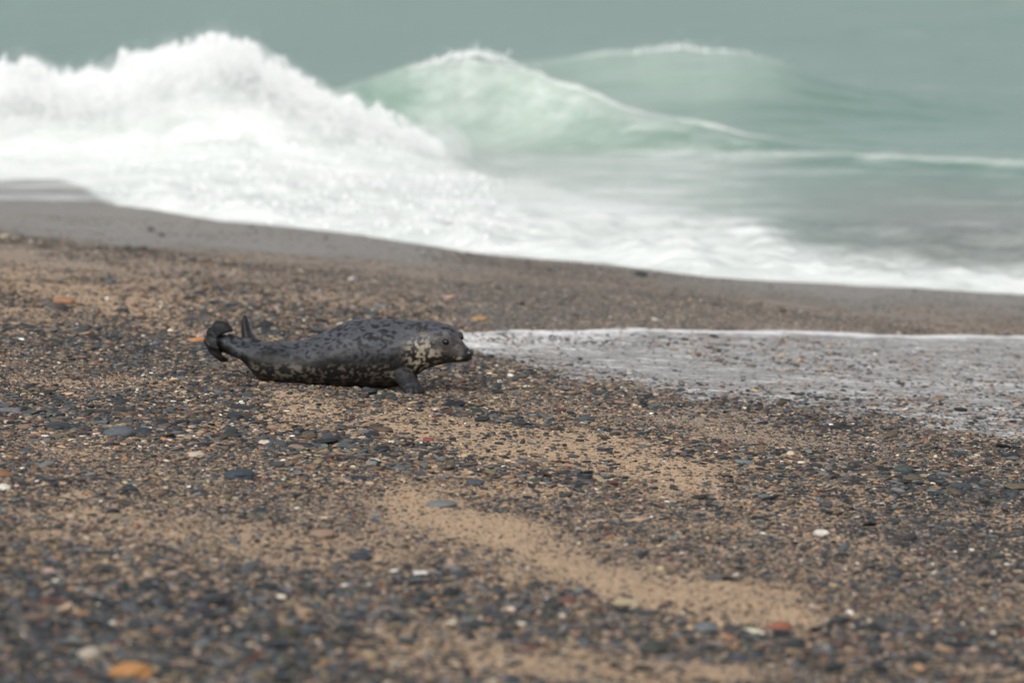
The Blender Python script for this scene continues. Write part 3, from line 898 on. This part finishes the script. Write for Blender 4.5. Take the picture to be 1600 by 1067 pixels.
# near fore flipper, braced on the ground, hand turned forward
limb(body_bm, [
    ((lx(1060), -0.13, lz(335)), 0.050, (0.085, 0, 0.03)),
    ((lx(1095), -0.175, lz(362)), 0.046, (0.066, 0, 0.03)),
    ((lx(1135), -0.20, lz(398)), 0.040, (0.054, 0, 0.03)),
    ((lx(1160), -0.212, lz(428)), 0.034, (0.056, 0.01, 0.02)),
    ((lx(1172), -0.225, lz(455)), 0.032, (0.066, 0.02, 0.01)),
    ((lx(1178), -0.235, lz(470)), 0.018, (0.056, 0.02, 0.0))])
for i, (ex, ey) in enumerate(((1222, 0.0), (1210, -0.028), (1192, -0.048), (1168, -0.060), (1144, -0.062))):
    limb(body_bm, [
        ((lx(1165), -0.21, lz(430)), 0.020, (0, 0.020, 0.01)),
        ((lx(0.45 * 1168 + 0.55 * (ex + 6)), -0.21 + ey * 0.55, lz(432 if i < 2 else 442)), 0.021, (0, 0.019, 0.0)),
        ((lx(ex), -0.21 + ey, lz(454)), 0.017, (0.003, 0.016, 0)),
        ((lx(ex + 2), -0.213 + ey * 1.1, lz(472)), 0.011, (0.003, 0.012, 0))])
# far fore flipper
limb(body_bm, [
    ((lx(1070), 0.15, lz(340)), 0.055, (0.10, 0, 0.03)),
    ((lx(1105), 0.235, lz(385)), 0.05, (0.08, 0, 0.03)),
    ((lx(1135), 0.28, lz(430)), 0.036, (0.066, 0, 0.02)),
    ((lx(1150), 0.31, lz(468)), 0.026, (0.060, 0.01, 0)),
    ((lx(1160), 0.35, lz(480)), 0.014, (0.05, 0.01, 0))])
# near hind flipper: five digits fanned upright with web between, upper one curled forward
DIG = [
    [(172, 215, -0.01), (160, 178, -0.02), (186, 140, -0.03), (222, 142, -0.04), (268, 176, -0.05)],
    [(172, 220, -0.02), (150, 192, -0.05), (150, 176, -0.08), (166, 176, -0.10), (192, 198, -0.12)],
    [(172, 225, -0.02), (146, 212, -0.06), (142, 220, -0.10), (158, 238, -0.125), (200, 256, -0.13)],
    [(172, 235, -0.02), (152, 244, -0.05), (155, 264, -0.08), (178, 286, -0.095), (218, 304, -0.10)],
    [(172, 245, -0.01), (168, 268, -0.02), (186, 296, -0.03), (208, 316, -0.035), (240, 326, -0.04)]]
DIGC = []
for d in DIG:
    dv = [Vector((lx(a), c, lz(b))) for a, b, c in d]
    DIGC.append(dv)
    wdt = [0.043, 0.039, 0.034, 0.028, 0.012]
    limb(body_bm, [(dv[i], wdt[i] * 0.7, (0.0, wdt[i], wdt[i] * 0.4)) for i in range(5)])
for a, b in zip(DIGC, DIGC[1:]):
    # web: a thin slab from one digit to the next
    for i in range(4):
        quad = [a[i], a[i + 1] * 0.86 + a[i] * 0.14 if i == 3 else a[i + 1], b[i + 1] * 0.86 + b[i] * 0.14 if i == 3 else b[i + 1], b[i]]
        n_ = (quad[2] - quad[0]).cross(quad[3] - quad[1])
        if n_.length < 1e-6: continue
        n_ = n_.normalized() * 0.013
        vv_ = [body_bm.verts.new(q + n_) for q in quad] + [body_bm.verts.new(q - n_) for q in quad]
        for fidx in ((0, 1, 2, 3), (7, 6, 5, 4), (0, 4, 5, 1), (1, 5, 6, 2), (2, 6, 7, 3), (3, 7, 4, 0)):
            body_bm.faces.new([vv_[q] for q in fidx])
# far hind flipper raised edge-on, and the stub tail between
limb(body_bm, [
    ((lx(335), 0.04, lz(262)), 0.036, (0.0, 0.060, 0.0)),
    ((lx(334), 0.06, lz(226)), 0.042, (0.0, 0.065, 0.0)),
    ((lx(326), 0.075, lz(190)), 0.034, (0.0, 0.060, 0.0)),
    ((lx(320), 0.085, lz(150)), 0.025, (0.0, 0.055, 0.0)),
    ((lx(318), 0.09, lz(106)), 0.013, (0.0, 0.035, 0.0))])
limb(body_bm, [
    ((lx(380), 0.05, lz(262)), 0.03, (0.05, 0.03, 0.0)),
    ((lx(345), 0.06, lz(225)), 0.026, (0.036, 0.03, 0.0)),
    ((lx(330), 0.07, lz(190)), 0.018, (0.018, 0.03, 0.0))])
limb(body_bm, [
    ((lx(330), 0.0, lz(262)), 0.03, (0, 0.05, 0)),
    ((lx(270), 0.02, lz(214)), 0.02, (0, 0.04, 0)),
    ((lx(240), 0.03, lz(200)), 0.01, (0, 0.02, 0))])
bmesh.ops.recalc_face_normals(body_bm, faces=body_bm.faces)
raw = bpy.data.meshes.new('body_raw'); body_bm.to_mesh(raw); body_bm.free()
tmp = bpy.data.objects.new('body_raw', raw); COL.objects.link(tmp)
md = tmp.modifiers.new('r', 'REMESH'); md.mode = 'VOXEL'; md.voxel_size = 0.0065
md = tmp.modifiers.new('s', 'SMOOTH'); md.factor = 0.6; md.iterations = 5
dg = bpy.context.evaluated_depsgraph_get()
body_me = bpy.data.meshes.new_from_object(tmp.evaluated_get(dg))
body_me.name = 'body'
bpy.data.objects.remove(tmp); bpy.data.meshes.remove(raw)
body_me.shade_smooth()
nv = len(body_me.vertices)
co = np.zeros(nv * 3, np.float32); body_me.vertices.foreach_get('co', co); co = co.reshape(-1, 3)
print('seal verts', nv)
# belly settles on the stones
# coat: grey back with dark blotches, pale mottled flank and throat, black flippers
def n3(p, s, off): return np.array([mnoise.noise(Vector((q[0] * s + off, q[1] * s - off, q[2] * s * 1.2 + 2 * off))) for q in p])
CX = co[:, 0] * K + 700; CYc = 462 - co[:, 2] * K
bump_ = n3(co, 9, 20.0) * 0.007 + n3(co, 22, 31.0) * 0.003
nr = np.zeros(nv * 3, np.float32); body_me.vertices.foreach_get('normal', nr); nr = nr.reshape(-1, 3)
co2 = (co + nr * bump_[:, None]).astype(np.float32)
body_me.vertices.foreach_set('co', co2.ravel()); body_me.update()
a1 = n3(co, 17, 3.1); a2 = n3(co, 36, 7.7); a3 = n3(co, 70, 1.3); a4 = n3(co, 9, 12.0)
blot = sstep(-0.12, 0.32, a1 * 0.45 + a2 * 0.75 + a3 * 0.3)
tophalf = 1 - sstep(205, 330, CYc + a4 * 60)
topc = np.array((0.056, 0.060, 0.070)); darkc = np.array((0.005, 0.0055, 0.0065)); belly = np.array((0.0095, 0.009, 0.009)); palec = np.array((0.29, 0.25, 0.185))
colr = belly + (topc - belly) * tophalf[:, None]  # lower body near-black: its underside shade is painted into the coat
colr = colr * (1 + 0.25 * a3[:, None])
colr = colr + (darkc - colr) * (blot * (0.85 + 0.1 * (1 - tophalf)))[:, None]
# pale patches: neck and throat, scattered on the flank
neck = np.exp(-((CX - 1205) / 62) ** 2 - ((CYc - 245) / 60) ** 2) + 0.9 * np.exp(-((CX - 1215) / 50) ** 2 - ((CYc - 330) / 50) ** 2)
flank = 0.26 * sstep(300, 350, CYc) * (1 - sstep(425, 450, CYc)) * (CX < 1080) * (CX > 340)
cheek = 0.55 * np.exp(-((CX - 1290) / 40) ** 2 - ((CYc - 290) / 40) ** 2)
jaw = cheek + 0.7 * np.exp(-((CX - 1400) / 40) ** 2 - ((CYc - 300) / 22) ** 2)
pale = np.clip(neck * 1.3 + flank + jaw, 0, 1.3) * sstep(-0.05, 0.42, a2 * 0.9 - a1 * 0.35 + a3 * 0.35 + 0.12 * neck + 0.25 * jaw)
colr = colr + (palec - colr) * np.clip(pale, 0, 0.9)[:, None]
# face: brownish grey muzzle, dark round the eye
face = np.exp(-((CX - 1385) / 45) ** 2 - ((CYc - 235) / 50) ** 2)
colr = colr + (np.array((0.088, 0.074, 0.067)) * (1 + 0.5 * a3[:, None] - 0.5 * blot[:, None]) - colr) * (face * 0.8)[:, None]
eyer = np.exp(-(((CX - 1334) / 42) ** 2 + ((CYc - 220) / 34) ** 2) ** 2) * (co[:, 1] < -0.08)
colr = colr + (np.array((0.03, 0.027, 0.025)) - colr) * (eyer * 0.9)[:, None]
ring = np.exp(-(((np.hypot((CX - 1334) / 1.1, CYc - 212) - 42) / 9) ** 2)) * (CX < 1345) * (co[:, 1] < -0.05)
colr = colr + (np.array((0.17, 0.14, 0.10)) - colr) * (ring * 0.3 * (1 - blot))[:, None]
# mouth line
mouth = np.exp(-((CYc - (311 - (CX - 1380) * 0.06)) / 3.5) ** 2) * (CX > 1372)
colr = colr * (1 - 0.75 * mouth)[:, None]
nosem = np.exp(-(((CX - 1450) / 30) ** 2 + ((CYc - 280) / 28) ** 2) ** 2)
colr = colr + (np.array((0.010, 0.0095, 0.0095)) - colr) * (nosem * 0.9)[:, None]
hind = 1 - sstep(250, 310, CX + (CYc - 200) * 0.35 + a2 * 20)
lower_hind = np.clip(hind * sstep(205, 240, CYc - (CX - 180) * 0.42) + (1 - sstep(150, 190, CX)) + (1 - sstep(200, 210, CYc + (CX > 285) * 1000)) * hind, 0, 1)
colr = colr + (np.array((0.010, 0.010, 0.011)) - colr) * (lower_hind * 0.92)[:, None]
spike = (CX > 285) * (CX < 380) * (CYc < 215)
colr = np.where(spike[:, None] > 0, np.array((0.016, 0.0155, 0.016)) * (1 + 0.3 * a3[:, None]), colr)
ff_ = (co[:, 1] < -0.15) * (CX > 1080) * (CX < 1250) * sstep(350, 390, CYc)
colr = colr + (np.array((0.020, 0.0205, 0.024)) * (1 + 0.8 * a3[:, None]) - colr) * (ff_ * 0.85)[:, None]
colr = np.clip(colr, 0.004, 0.9)
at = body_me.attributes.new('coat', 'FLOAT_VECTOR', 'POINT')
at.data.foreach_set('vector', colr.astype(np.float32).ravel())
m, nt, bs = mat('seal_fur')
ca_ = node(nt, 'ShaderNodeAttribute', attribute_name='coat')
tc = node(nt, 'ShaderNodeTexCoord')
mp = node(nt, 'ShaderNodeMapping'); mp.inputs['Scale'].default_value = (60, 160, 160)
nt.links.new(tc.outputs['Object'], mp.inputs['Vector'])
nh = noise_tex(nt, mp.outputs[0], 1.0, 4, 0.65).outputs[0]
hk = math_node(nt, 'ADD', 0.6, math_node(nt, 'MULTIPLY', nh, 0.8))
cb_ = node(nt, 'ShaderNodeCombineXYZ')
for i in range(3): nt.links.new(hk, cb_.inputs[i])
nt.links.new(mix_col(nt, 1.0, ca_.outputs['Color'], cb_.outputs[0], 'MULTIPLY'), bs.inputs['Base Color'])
bs.inputs['Roughness'].default_value = 0.5
bs.inputs['Specular IOR Level'].default_value = 0.2
bs.inputs['Sheen Weight'].default_value = 0.0
bs.inputs['Sheen Roughness'].default_value = 0.5
bp = node(nt, 'ShaderNodeBump'); bp.inputs['Strength'].default_value = 0.35; bp.inputs['Distance'].default_value = 0.006
nt.links.new(nh, bp.inputs['Height']); nt.links.new(bp.outputs[0], bs.inputs['Normal'])
body_me.materials.append(m)

sp = at_depth(280 + 700 / 3.2, 460 + 462 / 3.2, 30.0)
gzs = float(ground(sp[0], sp[1]))
seal = bpy.data.objects.new('grey_seal', None)
seal.empty_display_size = 0.3
# stand the seal on the ground along the sight line
r_ = ray(280 + 700 / 3.2, 460 + 456 / 3.2); t_ = 30.0
for _ in range(60):
    p_ = r_ * t_
    t_ = 0.5 * t_ + 0.5 * (CAMZ - float(ground(p_[0], p_[1] + 0.05)) - 0.0) / -r_[2]
p_ = r_ * t_
seal.location = (p_[0], p_[1] + 0.10, float(ground(p_[0], p_[1])) - 0.022)
SS = (p_[1] + 0.1) / (FPX * 3.2) * K
seal.scale = (SS, SS, SS)
link(seal)
tag(seal, 'dark grey mottled seal lying on the shingle with head raised to the right', 'seal')
link(bpy.data.objects.new('body', body_me), seal)

def part_ball(name, c, r, mt, sub=3, rz=0):
    bm = bmesh.new()
    bmesh.ops.create_icosphere(bm, subdivisions=sub, radius=1.0, matrix=Matrix.Translation(c) @ Matrix.Rotation(rz, 4, 'Z') @ Matrix.Diagonal((*r, 1)))
    me = bpy.data.meshes.new(name); bm.to_mesh(me); bm.free(); me.shade_smooth(); me.materials.append(mt)
    return link(bpy.data.objects.new(name, me), seal)

me_, nt, bs = mat('seal_eye')
bs.inputs['Base Color'].default_value = (0.006, 0.005, 0.005, 1); bs.inputs['Roughness'].default_value = 0.25; bs.inputs['Specular IOR Level'].default_value = 0.25
nz = noise_tex(nt, node(nt, 'ShaderNodeTexCoord').outputs['Object'], 60).outputs[0]
nt.links.new(mix_col(nt, nz, (0.004, 0.004, 0.004), (0.012, 0.009, 0.008)), bs.inputs['Base Color'])
mn_, nt, bs = mat('seal_nose')
nz = noise_tex(nt, node(nt, 'ShaderNodeTexCoord').outputs['Object'], 120).outputs[0]
nt.links.new(mix_col(nt, nz, (0.006, 0.006, 0.007), (0.02, 0.019, 0.02)), bs.inputs['Base Color'])
bs.inputs['Roughness'].default_value = 0.35
part_ball('eye', Vector((lx(1336), -0.184, lz(217))), (0.027, 0.017, 0.022), me_, 3, R(-20))
part_ball('eye', Vector((lx(1416), -0.030, lz(207))), (0.014, 0.016, 0.020), me_)
# nose pad: heart-shaped block with two nostril bulges
bm = bmesh.new()
for c, r in (((1448, -0.138, 280), (0.034, 0.046, 0.032)), ((1456, -0.166, 276), (0.024, 0.022, 0.024)), ((1462, -0.122, 276), (0.022, 0.022, 0.024)), ((1455, -0.142, 300), (0.022, 0.030, 0.018))):
    ball(bm, Vector((lx(c[0]), c[1], lz(c[2]))), r)
raw = bpy.data.meshes.new('nose_raw'); bm.to_mesh(raw); bm.free()
tmp = bpy.data.objects.new('nose_raw', raw); COL.objects.link(tmp)
md = tmp.modifiers.new('r', 'REMESH'); md.mode = 'VOXEL'; md.voxel_size = 0.003
md = tmp.modifiers.new('s', 'SMOOTH'); md.factor = 0.6; md.iterations = 4
dg = bpy.context.evaluated_depsgraph_get()
nose_me = bpy.data.meshes.new_from_object(tmp.evaluated_get(dg)); nose_me.name = 'nose'
bpy.data.objects.remove(tmp); bpy.data.meshes.remove(raw)
nose_me.shade_smooth(); nose_me.materials.append(mn_)
link(bpy.data.objects.new('nose', nose_me), seal)
